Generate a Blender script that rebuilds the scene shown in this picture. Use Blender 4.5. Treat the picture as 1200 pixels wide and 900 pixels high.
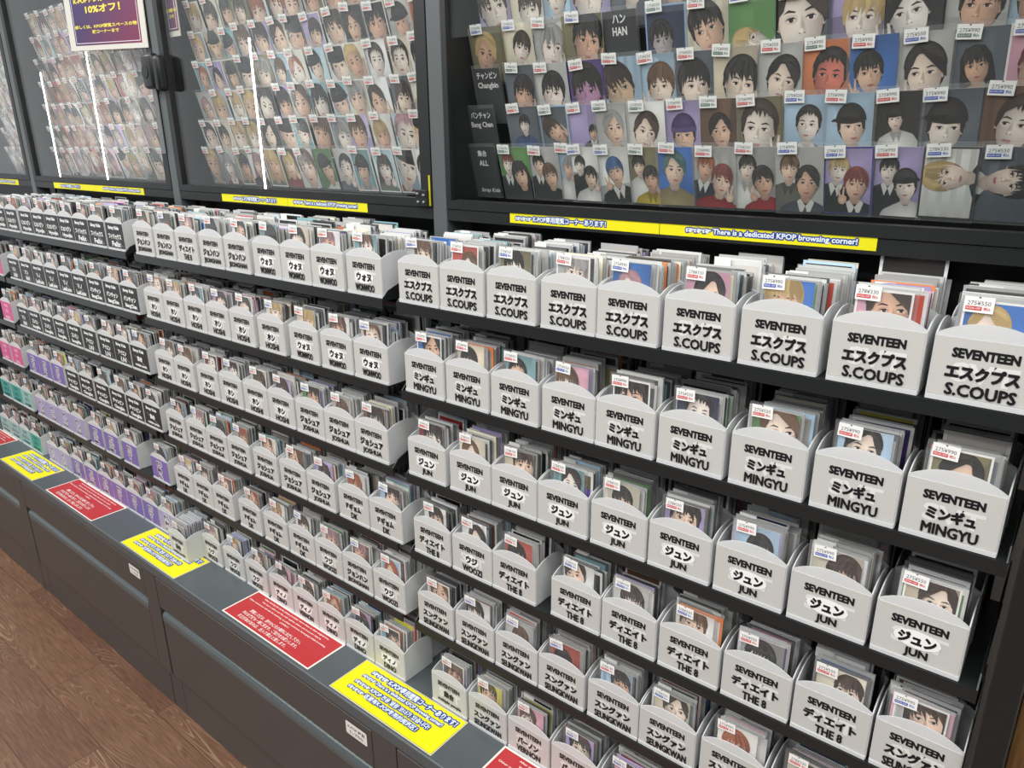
import bpy, bmesh, math, random
from mathutils import Vector, Matrix

S = bpy.context.scene
COL = S.collection
for o in list(bpy.data.objects):
    bpy.data.objects.remove(o)

# ------------------------------------------------------------------ camera
F_PX = 859.173
YAW, PITCH, ROLL = -0.678386, 0.321199, -0.007826
CAM = Vector((0.882139, -0.807961, 1.501035))
cy, sy, cp, sp = math.cos(YAW), math.sin(YAW), math.cos(PITCH), math.sin(PITCH)
fw = Vector((sy * cp, cy * cp, -sp))
rt = Vector((cy, -sy, 0))
up = -fw.cross(rt)
rt2 = math.cos(ROLL) * rt + math.sin(ROLL) * up
up2 = -math.sin(ROLL) * rt + math.cos(ROLL) * up
cam_d = bpy.data.cameras.new('camera')
cam_d.sensor_width = 36
cam_d.lens = F_PX / 1200 * 36
cam_d.clip_start = 0.02
cam = bpy.data.objects.new('camera', cam_d)
M = Matrix.Identity(4)
for i in range(3):
    M[i][0], M[i][1], M[i][2], M[i][3] = rt2[i], up2[i], -fw[i], CAM[i]
cam.matrix_world = M
COL.objects.link(cam)
S.camera = cam

# ------------------------------------------------------------------ light
w = bpy.data.worlds.new('shop_ambient')
S.world = w
w.use_nodes = True
w.node_tree.nodes['Background'].inputs[0].default_value = (0.93, 0.97, 1.0, 1)
w.node_tree.nodes['Background'].inputs[1].default_value = 0.68
LAMP_W = 14.0


def ceiling_lamp(x, y, z=2.75):
    l = bpy.data.lights.new('ceiling_lamp', 'AREA')
    l.shape = 'RECTANGLE'
    l.size, l.size_y = 1.25, 0.3
    l.energy = LAMP_W
    l.color = (1.0, 0.985, 0.96)
    o = bpy.data.objects.new('ceiling_lamp', l)
    o.location = (x, y, z)
    COL.objects.link(o)


for lx in (-2.9, -1.3, 0.3, 1.9):
    for ly in (-0.85, -1.65, -2.45):
        ceiling_lamp(lx, ly)
S.view_settings.view_transform = 'Standard'
S.view_settings.look = 'None'
S.view_settings.gamma = 1
S.view_settings.use_curve_mapping = False
S.view_settings.exposure = 0.0
try:
    S.cycles.transparent_max_bounces = 24
except Exception:
    pass


# ------------------------------------------------------------------ helpers
def lin(c):
    return tuple(((v / 12.92) if v <= 0.04045 else ((v + 0.055) / 1.055) ** 2.4) for v in c[:3]) + (1.0,)


def hx(h):
    return tuple(int(h[i:i + 2], 16) / 255 for i in (0, 2, 4))


def tag(o, label=None, cat=None, group=None, kind=None):
    if label:
        o['label'] = label
    if cat:
        o['category'] = cat
    if group:
        o['group'] = group
    if kind:
        o['kind'] = kind
    return o


def mat(name, color, rough=0.5, metal=0.0, spec=0.5, coat=0.0):
    m = bpy.data.materials.new(name)
    m.use_nodes = True
    b = m.node_tree.nodes['Principled BSDF']
    b.inputs['Base Color'].default_value = lin(color)
    b.inputs['Roughness'].default_value = rough
    b.inputs['Metallic'].default_value = metal
    b.inputs['Specular IOR Level'].default_value = spec
    b.inputs['Coat Weight'].default_value = coat
    b.inputs['Coat Roughness'].default_value = 0.08
    # faint procedural unevenness so that nothing is a dead flat colour
    nt = m.node_tree
    n = nt.nodes.new('ShaderNodeTexNoise')
    n.inputs['Scale'].default_value = 60
    n.inputs['Detail'].default_value = 4
    tc = nt.nodes.new('ShaderNodeTexCoord')
    nt.links.new(tc.outputs['Object'], n.inputs['Vector'])
    r = nt.nodes.new('ShaderNodeMapRange')
    r.inputs['To Min'].default_value = max(0.0, rough - 0.02)
    r.inputs['To Max'].default_value = min(1.0, rough + 0.02)
    nt.links.new(n.outputs['Fac'], r.inputs['Value'])
    nt.links.new(r.outputs['Result'], b.inputs['Roughness'])
    return m


def print_mat(name, rough, spec=0.5):
    m = bpy.data.materials.new(name)
    m.use_nodes = True
    nt = m.node_tree
    b = nt.nodes['Principled BSDF']
    a = nt.nodes.new('ShaderNodeVertexColor')
    a.layer_name = 'Col'
    nt.links.new(a.outputs['Color'], b.inputs['Base Color'])
    b.inputs['Roughness'].default_value = rough
    b.inputs['Specular IOR Level'].default_value = spec
    return m


def clear_mat(name, gloss_rough, white, ior=1.45, tint=(1, 1, 1)):
    m = bpy.data.materials.new(name)
    m.use_nodes = True
    nt = m.node_tree
    for n in list(nt.nodes):
        nt.nodes.remove(n)
    out = nt.nodes.new('ShaderNodeOutputMaterial')
    tr = nt.nodes.new('ShaderNodeBsdfTransparent')
    tr.inputs[0].default_value = tuple(tint) + (1,)
    gl = nt.nodes.new('ShaderNodeBsdfGlossy')
    gl.inputs['Roughness'].default_value = gloss_rough
    df = nt.nodes.new('ShaderNodeBsdfDiffuse')
    df.inputs[0].default_value = (0.85, 0.87, 0.88, 1)
    fr = nt.nodes.new('ShaderNodeFresnel')
    ge = nt.nodes.new('ShaderNodeNewGeometry')
    io = nt.nodes.new('ShaderNodeMix')
    io.inputs[2].default_value = ior
    io.inputs[3].default_value = 1 / ior
    nt.links.new(ge.outputs['Backfacing'], io.inputs[0])
    nt.links.new(io.outputs[0], fr.inputs['IOR'])
    m1 = nt.nodes.new('ShaderNodeMixShader')
    m1.inputs[0].default_value = white
    nt.links.new(tr.outputs[0], m1.inputs[1])
    nt.links.new(df.outputs[0], m1.inputs[2])
    m2 = nt.nodes.new('ShaderNodeMixShader')
    nt.links.new(fr.outputs[0], m2.inputs[0])
    nt.links.new(m1.outputs[0], m2.inputs[1])
    nt.links.new(gl.outputs[0], m2.inputs[2])
    nt.links.new(m2.outputs[0], out.inputs[0])
    return m


PRINT = print_mat('printed_paper', 0.45)
GLOSSY_PRINT = print_mat('glossy_print', 0.22)
SLEEVE = clear_mat('clear_sleeve', 0.3, 0.06)
GLASS = clear_mat('cabinet_glass', 0.0, 0.0, 1.5, (0.99, 1.0, 0.995))
ACRYL = clear_mat('clear_acrylic', 0.05, 0.22)
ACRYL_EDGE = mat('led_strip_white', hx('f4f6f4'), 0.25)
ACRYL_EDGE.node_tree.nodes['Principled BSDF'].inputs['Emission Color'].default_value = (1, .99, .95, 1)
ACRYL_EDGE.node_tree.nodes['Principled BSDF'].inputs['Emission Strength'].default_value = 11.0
METAL_BLACK = mat('black_powder_coat', hx('1d1f20'), 0.42)
METAL_DARK = mat('dark_grey_steel', hx('212425'), 0.34)
POST_GREY = mat('grey_steel_post', hx('585d5f'), 0.4)
COUNTER = mat('counter_top_grey', hx('53595c'), 0.34)
CABINET = mat('drawer_front_grey', hx('494644'), 0.36)
HANDLE = mat('drawer_pull_steel', hx('5d6668'), 0.28, 0.2)
GAP_SHADE = mat('gap_shade_black', hx('0d0d0e'), 0.7)
LOCK = mat('lock_plastic', hx('1b1e1e'), 0.3)
STEEL = mat('brushed_steel', hx('8d8f8c'), 0.35, 0.8)


def bin_plastic():
    m = bpy.data.materials.new('translucent_white_plastic')
    m.use_nodes = True
    nt = m.node_tree
    b = nt.nodes['Principled BSDF']
    b.inputs['Base Color'].default_value = lin(hx('e9ebeb'))
    b.inputs['Roughness'].default_value = 0.32
    out = nt.nodes['Material Output']
    t = nt.nodes.new('ShaderNodeBsdfTranslucent')
    t.inputs[0].default_value = (0.85, 0.86, 0.86, 1)
    mx = nt.nodes.new('ShaderNodeMixShader')
    mx.inputs[0].default_value = 0.28
    nt.links.new(b.outputs[0], mx.inputs[1])
    nt.links.new(t.outputs[0], mx.inputs[2])
    nt.links.new(mx.outputs[0], out.inputs['Surface'])
    return m


BIN = bin_plastic()


def wood_mat(name, c1, c2, c3, plank_l, plank_w, grain=1.0, axis='X'):
    m = bpy.data.materials.new(name)
    m.use_nodes = True
    nt = m.node_tree
    N, L = nt.nodes, nt.links
    b = N['Principled BSDF']
    tc = N.new('ShaderNodeTexCoord')
    mp = N.new('ShaderNodeMapping')
    L.new(tc.outputs['Object'], mp.inputs['Vector'])
    if axis == 'Z':
        mp.inputs['Rotation'].default_value = (0, math.radians(90), 0)
    br = N.new('ShaderNodeTexBrick')
    br.inputs['Scale'].default_value = 1.0
    br.inputs['Brick Width'].default_value = plank_l
    br.inputs['Row Height'].default_value = plank_w
    br.inputs['Mortar Size'].default_value = 0.0012
    br.inputs['Mortar Smooth'].default_value = 0.3
    br.inputs['Color1'].default_value = (0.0, 0.0, 0.0, 1)
    br.inputs['Color2'].default_value = (1, 1, 1, 1)
    br.inputs['Mortar'].default_value = (0.5, 0.5, 0.5, 1)
    br.offset = 0.37
    L.new(mp.outputs[0], br.inputs['Vector'])
    # per-plank offset of the grain
    mul = N.new('ShaderNodeVectorMath')
    mul.operation = 'MULTIPLY_ADD'
    L.new(br.outputs['Color'], mul.inputs[0])
    mul.inputs[1].default_value = (7.3, 3.1, 5.7)
    L.new(mp.outputs[0], mul.inputs[2])
    st = N.new('ShaderNodeMapping')
    st.inputs['Scale'].default_value = (1.1, 11.0, 11.0)
    L.new(mul.outputs[0], st.inputs['Vector'])
    big = N.new('ShaderNodeTexNoise')
    big.inputs['Scale'].default_value = 1.35
    big.inputs['Detail'].default_value = 1.5
    L.new(st.outputs[0], big.inputs['Vector'])
    ring = N.new('ShaderNodeMath')
    ring.operation = 'MULTIPLY'
    ring.inputs[1].default_value = 210.0
    L.new(big.outputs['Fac'], ring.inputs[0])
    sn = N.new('ShaderNodeMath')
    sn.operation = 'SINE'
    L.new(ring.outputs[0], sn.inputs[0])
    fine = N.new('ShaderNodeTexNoise')
    fine.inputs['Scale'].default_value = 9
    fine.inputs['Detail'].default_value = 6
    st2 = N.new('ShaderNodeMapping')
    st2.inputs['Scale'].default_value = (2.0, 26.0, 26.0)
    L.new(mul.outputs[0], st2.inputs['Vector'])
    L.new(st2.outputs[0], fine.inputs['Vector'])
    r1 = N.new('ShaderNodeMapRange')
    r1.inputs['From Min'].default_value = 0.55
    r1.inputs['From Max'].default_value = 1.0
    L.new(sn.outputs[0], r1.inputs['Value'])
    patch = N.new('ShaderNodeTexNoise')
    patch.inputs['Scale'].default_value = 3.0
    L.new(mul.outputs[0], patch.inputs['Vector'])
    pr = N.new('ShaderNodeMapRange')
    pr.inputs['From Min'].default_value = 0.42
    pr.inputs['From Max'].default_value = 0.62
    pr.inputs['To Max'].default_value = 0.62 * grain
    L.new(patch.outputs['Fac'], pr.inputs['Value'])
    am = N.new('ShaderNodeMath')
    am.operation = 'MULTIPLY'
    L.new(r1.outputs[0], am.inputs[0])
    L.new(pr.outputs[0], am.inputs[1])
    base = N.new('ShaderNodeMixRGB')
    base.inputs[1].default_value = lin(c1)
    base.inputs[2].default_value = lin(c2)
    L.new(br.outputs['Color'], base.inputs[0])
    f2 = N.new('ShaderNodeMixRGB')
    f2.blend_type = 'OVERLAY'
    f2.inputs[0].default_value = 0.8
    L.new(base.outputs[0], f2.inputs[1])
    L.new(fine.outputs['Fac'], f2.inputs[2])
    f3 = N.new('ShaderNodeMixRGB')
    f3.inputs[2].default_value = lin(c3)
    L.new(am.outputs[0], f3.inputs[0])
    L.new(f2.outputs[0], f3.inputs[1])
    dk = N.new('ShaderNodeMixRGB')
    dk.blend_type = 'MULTIPLY'
    dk.inputs[2].default_value = (0.45, 0.42, 0.4, 1)
    L.new(br.outputs['Fac'], dk.inputs[0])
    L.new(f3.outputs[0], dk.inputs[1])
    L.new(dk.outputs[0], b.inputs['Base Color'])
    b.inputs['Roughness'].default_value = 0.42
    bp = N.new('ShaderNodeBump')
    bp.inputs['Strength'].default_value = 0.06
    L.new(fine.outputs['Fac'], bp.inputs['Height'])
    L.new(bp.outputs[0], b.inputs['Normal'])
    return m


FLOOR = wood_mat('vinyl_wood_floor', hx('5f4030'), hx('71503b'), hx('aa8a72'), 0.92, 0.15)
WOODPANEL = wood_mat('brown_wood_panel', hx('8d6a3d'), hx('9a7646'), hx('a98655'), 3.0, 0.055, 0.3, 'Z')


def link(name, me, parent=None, loc=None):
    o = bpy.data.objects.new(name, me)
    COL.objects.link(o)
    if parent is not None:
        o.parent = parent
    if loc is not None:
        o.location = loc
    return o


def empty(name, loc=(0, 0, 0)):
    o = bpy.data.objects.new(name, None)
    o.location = loc
    o.empty_display_size = 0.05
    COL.objects.link(o)
    return o


def bm_box(bm, a, b, mi=0):
    x0, y0, z0 = a
    x1, y1, z1 = b
    v = [bm.verts.new(p) for p in ((x0, y0, z0), (x1, y0, z0), (x1, y1, z0), (x0, y1, z0),
                                   (x0, y0, z1), (x1, y0, z1), (x1, y1, z1), (x0, y1, z1))]
    for f in ((0, 1, 5, 4), (1, 2, 6, 5), (2, 3, 7, 6), (3, 0, 4, 7), (4, 5, 6, 7), (3, 2, 1, 0)):
        bm.faces.new([v[i] for i in f]).material_index = mi


def box_obj(name, boxes, m, parent=None, bevel=0.0, loc=None):
    bm = bmesh.new()
    for a, b in boxes:
        bm_box(bm, a, b)
    if bevel:
        bmesh.ops.bevel(bm, geom=list(bm.edges), offset=bevel, segments=2, affect='EDGES', profile=0.5)
    me = bpy.data.meshes.new(name)
    bm.to_mesh(me)
    bm.free()
    me.materials.append(m)
    return link(name, me, parent, loc)


# ------------------------------------------------------------------ flat print builder
_txt = {}


def text_raw(s, off):
    k = (s, off)
    if k not in _txt:
        c = bpy.data.curves.new('lettering', 'FONT')
        c.body = s
        c.offset = off
        c.resolution_u = 2
        o = bpy.data.objects.new('lettering', c)
        COL.objects.link(o)
        me = bpy.data.meshes.new_from_object(o.evaluated_get(bpy.context.evaluated_depsgraph_get()))
        vs = [(v.co.x, v.co.y) for v in me.vertices]
        fs = [tuple(p.vertices) for p in me.polygons]
        bpy.data.objects.remove(o)
        bpy.data.curves.remove(c)
        bpy.data.meshes.remove(me)
        _txt[k] = (vs, fs)
    return _txt[k]


def clip_poly(pts, x0, x1, z0, z1):
    def cut(p, ins, inter):
        out = []
        for i in range(len(p)):
            a, b = p[i - 1], p[i]
            ia, ib = ins(a), ins(b)
            if ib:
                if not ia:
                    out.append(inter(a, b))
                out.append(b)
            elif ia:
                out.append(inter(a, b))
        return out

    def ix(v):
        def g(a, b):
            k = (v - a[0]) / (b[0] - a[0])
            return (v,) + tuple(p + (q - p) * k for p, q in zip(a[1:], b[1:]))
        return g

    def iz(v):
        def g(a, b):
            k = (v - a[1]) / (b[1] - a[1])
            m = [p + (q - p) * k for p, q in zip(a, b)]
            m[1] = v
            return tuple(m)
        return g
    p = list(pts)
    for ins, inter in ((lambda q: q[0] >= x0, ix(x0)), (lambda q: q[0] <= x1, ix(x1)),
                       (lambda q: q[1] >= z0, iz(z0)), (lambda q: q[1] <= z1, iz(z1))):
        if len(p) < 3:
            return []
        p = cut(p, ins, inter)
    return p if len(p) >= 3 else []


class Print:
    """Flat printed item standing in the XZ plane and facing -Y; coloured areas stacked in hair-thin layers."""
    def __init__(self, step=0.00011):
        self.v, self.f, self.c = [], [], []
        self.layer, self.step = 0, step
        self.clip = None

    def poly(self, pts, col, cols=None):
        if self.clip and cols is None:
            pts = clip_poly(pts, *self.clip)
            if len(pts) < 3:
                return
        a = sum(pts[i - 1][0] * pts[i][1] - pts[i][0] * pts[i - 1][1] for i in range(len(pts)))
        if abs(a) < 1e-10:
            return
        if a < 0:
            pts = pts[::-1]
            cols = cols[::-1] if cols else None
        y = -self.layer * self.step
        n = len(self.v)
        self.v += [(p[0], y, p[1]) for p in pts]
        self.f.append(tuple(range(n, n + len(pts))))
        self.c.append([lin(q) for q in cols] if cols else [lin(col)] * len(pts))
        self.layer += 1

    def fan(self, centre, ring, cc, rim):
        """soft patch: colour cc at the centre running to rim (one colour or one per point) at the edge"""
        y = -self.layer * self.step
        n_ = len(ring)
        rims = rim if isinstance(rim, list) else [rim] * n_
        for k in range(n_):
            tri = [centre + tuple(cc[:3]), ring[k] + tuple(rims[k][:3]), ring[(k + 1) % n_] + tuple(rims[(k + 1) % n_][:3])]
            if self.clip:
                tri = clip_poly(tri, *self.clip)
                if len(tri) < 3:
                    continue
            a = sum(tri[i - 1][0] * tri[i][1] - tri[i][0] * tri[i - 1][1] for i in range(len(tri)))
            if abs(a) < 1e-10:
                continue
            if a < 0:
                tri = tri[::-1]
            n = len(self.v)
            self.v += [(p[0], y, p[1]) for p in tri]
            self.f.append(tuple(range(n, n + len(tri))))
            self.c.append([lin(tuple(max(0, min(1, q)) for q in p[2:5])) for p in tri])
        self.layer += 1

    def rect(self, x0, z0, x1, z1, col):
        self.poly([(x0, z0), (x1, z0), (x1, z1), (x0, z1)], col)

    def ell(self, cx, cz, rx, rz, col, n=14, rot=0.0):
        c, s = math.cos(rot), math.sin(rot)
        self.poly([(cx + rx * math.cos(t) * c - rz * math.sin(t) * s, cz + rx * math.cos(t) * s + rz * math.sin(t) * c)
                   for t in (2 * math.pi * i / n for i in range(n))], col)

    def slab(self, x0, z0, x1, z1, t, col):
        """backing board with thickness t behind the front layers"""
        n = len(self.v)
        self.v += [(x0, 0, z0), (x1, 0, z0), (x1, 0, z1), (x0, 0, z1), (x0, t, z0), (x1, t, z0), (x1, t, z1), (x0, t, z1)]
        for q in ((0, 1, 2, 3), (1, 5, 6, 2), (5, 4, 7, 6), (4, 0, 3, 7), (3, 2, 6, 7), (4, 5, 1, 0)):
            self.f.append(tuple(n + i for i in q))
            self.c.append([lin(col)] * 4)
        self.layer = max(self.layer, 1)

    def text(self, s, cx, cz, w, h, col, off=0.02, slant=0.0, bold=0.0, ring=0.0):
        if bold or ring:
            # heavier strokes: the same lettering struck again with small shifts on the same layer
            k = h / .75
            sh = [(bold * q, bold * .45 * r) for q in (-1, 0, 1) for r in (-1, 1)] if bold else \
                [(ring * math.cos(t), ring * math.sin(t)) for t in (2 * math.pi * i / 10 for i in range(10))]
            l0 = self.layer
            for i, (dx, dz) in enumerate(sh):
                self.layer = l0 + i * .16
                self.text(s, cx + dx * k, cz + dz * k, w, h, col, off, slant)
            self.layer = l0 + len(sh) * .16 + .5
            return
        vs, fs = text_raw(s, off)
        if not vs:
            return
        xs = [p[0] for p in vs]
        zs = [p[1] for p in vs]
        x0, x1, z0, z1 = min(xs), max(xs), min(zs), max(zs)
        kx = w / (x1 - x0)
        kz = h / max(z1 - z0, 1e-6)
        y = -self.layer * self.step
        n = len(self.v)
        self.v += [(cx + (p[0] - (x0 + x1) / 2) * kx + slant * (p[1] - z0) * kz, y, cz + (p[1] - (z0 + z1) / 2) * kz) for p in vs]
        for f in fs:
            a = sum(vs[f[i - 1]][0] * vs[f[i]][1] - vs[f[i]][0] * vs[f[i - 1]][1] for i in range(len(f)))
            g = f if a > 0 else f[::-1]
            self.f.append(tuple(n + i for i in g))
            self.c.append([lin(col)] * len(g))
        self.layer += 1

    def mesh(self, name, m, flat=False):
        me = bpy.data.meshes.new(name)
        v = [(x, z, -y) for x, y, z in self.v] if flat else self.v
        me.from_pydata(v, [], self.f)
        at = me.color_attributes.new('Col', 'FLOAT_COLOR', 'CORNER')
        flatc = [c for poly in self.c for q in poly for c in q]
        at.data.foreach_set('color', flatc)
        me.materials.append(m)
        return me


# ------------------------------------------------------------------ portraits printed on the cards
SKIN = [hx('ecccb6'), hx('f2dac9'), hx('e3bda4'), hx('f5e2d6'), hx('dab096')]
HAIRS = {'black': hx('1d1a1a'), 'dark brown': hx('3a2a22'), 'brown': hx('6a4a33'), 'blond': hx('d8b878'),
         'silver': hx('a8a7a6'), 'pink': hx('b88a92'), 'red': hx('8e3a34'), 'blue': hx('2f5f97'),
         'teal': hx('44706f'), 'orange': hx('b05a34')}
BGS = {'grey': hx('b9b8b5'), 'white': hx('e6e4df'), 'beige': hx('cbbfa8'), 'cream': hx('ded6c0'), 'pale blue': hx('a9c2d6'),
       'blue': hx('3f6fb4'), 'black': hx('232324'), 'slate': hx('5b636c'), 'pink': hx('d5a2b4'), 'lilac': hx('a99cc6'),
       'green': hx('5d8a52'), 'olive': hx('7b7558'), 'orange': hx('cf7f52'), 'coral': hx('b9574a'), 'teal': hx('7fa5ab'),
       'brown': hx('6b5140'), 'purple': hx('57417f'), 'yellow': hx('d8cb5a'), 'red': hx('7d2a2e'), 'navy': hx('2c3550')}
SHIRTS = [hx('202124'), hx('e7e5e1'), hx('5c6470'), hx('b9ad9a'), hx('34415c'), hx('8d2f33'), hx('6a7b62'), hx('c9c7c4')]


def shade(c, k):
    return tuple(max(0.0, min(1.0, v * k)) for v in c)


def portrait(P, rng, cx, cz, a, hair, style, shirt, skin, tilt=0.0, hand=False, extra=None):
    """printed likeness of nobody in particular: head of half width a centred at cx, cz"""
    b = a * 1.38
    ct, st = math.cos(tilt), math.sin(tilt)
    side = rng.choice((-1, 1))          # the side the printed photograph was lit from
    turn = rng.uniform(-.16, .16)

    def T(u, v):
        x, z = u * a, v * b
        return (cx + x * ct - z * st, cz + x * st + z * ct)

    def shape(pts, col):
        P.poly([T(u, v) for u, v in pts], col)

    def soft(c, pts, cc, rim):
        P.fan(T(*c), [T(u, v) for u, v in pts], cc, rim)

    def ring(u, v, ru, rv, n=12, rot=0.0):
        return [(u + ru * math.cos(t) * math.cos(rot) - rv * math.sin(t) * math.sin(rot),
                 v + ru * math.cos(t) * math.sin(rot) * 0.76 + rv * math.sin(t) * math.cos(rot)) for t in (2 * math.pi * i / n for i in range(n))]

    def el(u, v, ru, rv, col, n=10, rot=0.0):
        shape(ring(u, v, ru, rv, n, rot), col)

    def blend(p, q, k):
        return tuple(x + (y - x) * k for x, y in zip(p, q))
    dark = shade(hair, .62)
    hi = blend(hair, (1, .97, .92), .16)
    if style == 'long':
        soft((0, 0), [(-1.15, .6), (-1.28, -.3), (-1.4, -1.7), (1.4, -1.7), (1.28, -.3), (1.15, .6), (.7, 1.2), (-.7, 1.2)], hair, dark)
    else:
        soft((0, .2), ring(0, .18, 1.04, 1.06, 16), hair, dark)
    # neck, shoulders, collar
    soft((0, -.9), [(-.46, -.5), (-.5, -1.3), (.5, -1.3), (.46, -.5)], shade(skin, .84), shade(skin, .72))
    soft((0, -2.2), [(-.5, -1.05), (-1.25, -1.28), (-2.1, -1.6), (-2.6, -2.3), (-2.8, -4.5), (2.8, -4.5), (2.6, -2.3), (2.1, -1.6), (1.25, -1.28), (.5, -1.05), (.22, -1.34), (-.22, -1.34)],
         shirt, shade(shirt, .78))
    if rng.random() < .55:
        lap = shade(shirt, .66) if sum(shirt) > 1 else hx('cfcdc8')
        for q in (-1, 1):
            shape([(q * .5, -1.03), (q * .78, -1.2), (q * .34, -2.2), (0, -1.5), (q * .22, -1.3)], lap)
    # face
    pts, cols = [], []
    prof = [(0, 1.0), (.42, .94), (.72, .74), (.86, .42), (.88, .08), (.84, -.25), (.74, -.52), (.55, -.78), (.28, -.96), (0, -1.0)]
    full = prof + [(-u, v) for u, v in prof[-2:0:-1]]
    for u, v in full:
        pts.append((u + turn * .3 * (1 - v * v), v))
        cols.append(shade(skin, .83 + .15 * side * u - .07 * (v < -.6)))
    if style not in ('long',):
        for q in (-1, 1):
            el(q * .9 + turn * .3, -.02, .12, .2, shade(skin, .8), 8)
    soft((turn + .18 * side, .0), pts, shade(skin, 1.09), cols)
    # nose
    soft((turn * 1.4 - .07 * side, -.12), [(turn * 1.2 - .02 * side, .16), (turn * 1.5 + .1 * side, -.3), (turn * 1.5 - .2 * side, -.33), (turn * 1.3 - .12 * side, .05)], shade(skin, .76), shade(skin, .92))
    soft((turn * 1.5 + .03 * side, -.27), ring(turn * 1.5 + .03 * side, -.27, .09, .08, 8), shade(skin, 1.12), shade(skin, 1.0))
    for q in (-1, 1):
        el(turn * 1.5 + q * .1, -.335, .05, .022, shade(skin, .55), 6)
    # mouth
    lip = blend(skin, (.66, .25, .27), .6)
    m = turn * 1.25
    soft((m, -.60), [(m - .27, -.585), (m - .1, -.545), (m, -.56), (m + .1, -.545), (m + .27, -.585), (m + .12, -.68), (m - .12, -.68)], lip, shade(lip, .86))
    shape([(m - .27, -.585), (m, -.597), (m + .27, -.585), (m, -.612)], shade(lip, .45))
    # eyes and brows
    br = blend(dark, (.16, .12, .1), .5)
    for q in (-1, 1):
        e = q * .40 + turn
        soft((e, .07), ring(e, .08, .30, .15, 10), shade(skin, .80), shade(skin, .97))
        el(e, .055, .2, .062, blend(skin, (.93, .92, .92), .45), 8)
        el(e + turn * .3, .06, .10, .07, (.09, .06, .05), 8)
        shape([(e - .24, .05), (e - .12, .125), (e + .1, .135), (e + .24, .06), (e + .1, .088), (e - .1, .08)], (.09, .06, .05))
        shape([(e - q * .22, .235), (e - q * .2, .28), (e + q * .06, .345), (e + q * .29, .25), (e + q * .06, .275)], br)
    # hair over the brow
    if style in ('cap', 'beanie'):
        cap = extra or (hx('19191b') if style == 'cap' else hx('3c2c66'))
        for q in (-1, 1):
            shape([(q * 1.05, .45), (q * 1.0, -.2), (q * .82, -.05), (q * .74, .4)], hair)
        soft((0.2 * side, .8), [(1.14 * math.cos(t), .36 + 1.02 * math.sin(t)) for t in (math.pi * i / 12 for i in range(13))], blend(cap, (1, 1, 1), .1), shade(cap, .8))
        if style == 'cap':
            soft((.2 * side, .4), [(-1.12, .5), (-.9, .3), (0, .22), (.9, .3), (1.12, .5), (1.5 * side, .42), (1.3 * side, .56), (0, .62)], shade(cap, .85), shade(cap, .6))
        else:
            shape([(-1.15, .55), (-1.1, .28), (0, .22), (1.1, .28), (1.15, .55), (0, .5)], blend(cap, (1, 1, 1), .12))
        return
    crown = [(1.12 * math.cos(t), .3 + 1.0 * math.sin(t)) for t in (math.pi * i / 14 for i in range(15))]
    if style == 'short':
        inner = [(-1.08, .05), (-.9, .05), (-.82, .5), (-.4, .78), (.05, .84), (.45, .76), (.82, .5), (.9, .05), (1.08, .05)]
    elif style == 'parted':
        k = .28 * side
        inner = [(-1.16, -.25), (-.9, -.3), (-.84, .12), (-.62, .42), (k - .2, .8), (k, .95), (k + .2, .76), (.62, .4), (.84, .1), (.9, -.3), (1.16, -.25)]
    else:
        inner = [(-1.17, -.32), (-.9, -.36), (-.82, .08), (-.4, .42), (0, .48), (.4, .42), (.82, .08), (.9, -.36), (1.17, -.32)]
    hp = crown + inner
    hc = [shade(hair, .8 + .3 * max(0, side * u)) for u, v in crown] + [dark] * len(inner)
    n = len(crown)
    # ring strip between the crown and the hairline, drawn as locks that taper to points
    top = [(side * .15 + .9 * math.cos(t), .62 + .62 * math.sin(t)) for t in (math.pi * i / 14 for i in range(15))]
    soft((side * .1, 1.0), crown + [(-.86, .42), (-.3, .82), (.3, .82), (.86, .42)], hi, [shade(hair, .85)] * n + [hair] * 4)
    for q in (-1, 1):
        shape([(q * 1.08, .35), (q * 1.05, -.08), (q * .93, -.16), (q * .8, .3), (q * .72, .75)], shade(hair, .9 if q == side else .72))
    if style == 'short':
        for k in range(7):
            u = -.78 + k * .26
            shape([(u - .14, .85), (u + .14, .88), (u + rng.uniform(-.1, .1), .56 + rng.uniform(-.06, .08))], blend(hair, hi, rng.random() * .6))
    elif style == 'parted':
        k0 = .28 * side
        for q in (-1, 1):
            for k in range(4):
                e0, e1 = .25 + k * .2, .62 + rng.uniform(-.1, .16) - k * .16
                shape([(k0, 1.12), (k0 + q * .06, .92), (q * (.5 + k * .13), e1 - .1), (q * (.72 + k * .12), e1 - .25), (q * (.6 + k * .16), e1 + .35)], blend(shade(hair, .8), hi, rng.random() * .7))
    else:
        for k in range(9):
            u = -.86 + k * .215 + rng.uniform(-.03, .03)
            tip = .22 + rng.uniform(-.16, .14) - .2 * abs(u)
            sw = rng.uniform(-.12, .12) + .12 * side
            shape([(u * .62 + side * .1 - .08, 1.05), (u * .62 + side * .1 + .1, 1.05), (u + .16, .6), (u + sw + .03, tip), (u - .13, .58)], blend(shade(hair, .72), hi, rng.random() * .8))
    if hand:
        s = 1 if rng.random() < .5 else -1
        soft((s * 1.1, -1.0), ring(s * 1.1, -1.0, .4, .34, 10), shade(skin, 1.02), shade(skin, .82))
        for d, ln in ((-.2, .7), (.04, .8)):
            soft((s * 1.1 + d * 1.5, -.6), [(s * 1.1 + d - .1, -.9), (s * 1.1 + d + .1, -.9), (s * 1.1 + d * 2 + .08, -.92 + ln), (s * 1.1 + d * 2 - .06, -.92 + ln)], shade(skin, 1.02), shade(skin, .84))
        for d in (.2, .36):
            el(s * 1.1 + d - .1, -.86, .12, .1, shade(skin, .88), 8)


CW, CH = 0.055, 0.085


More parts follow.
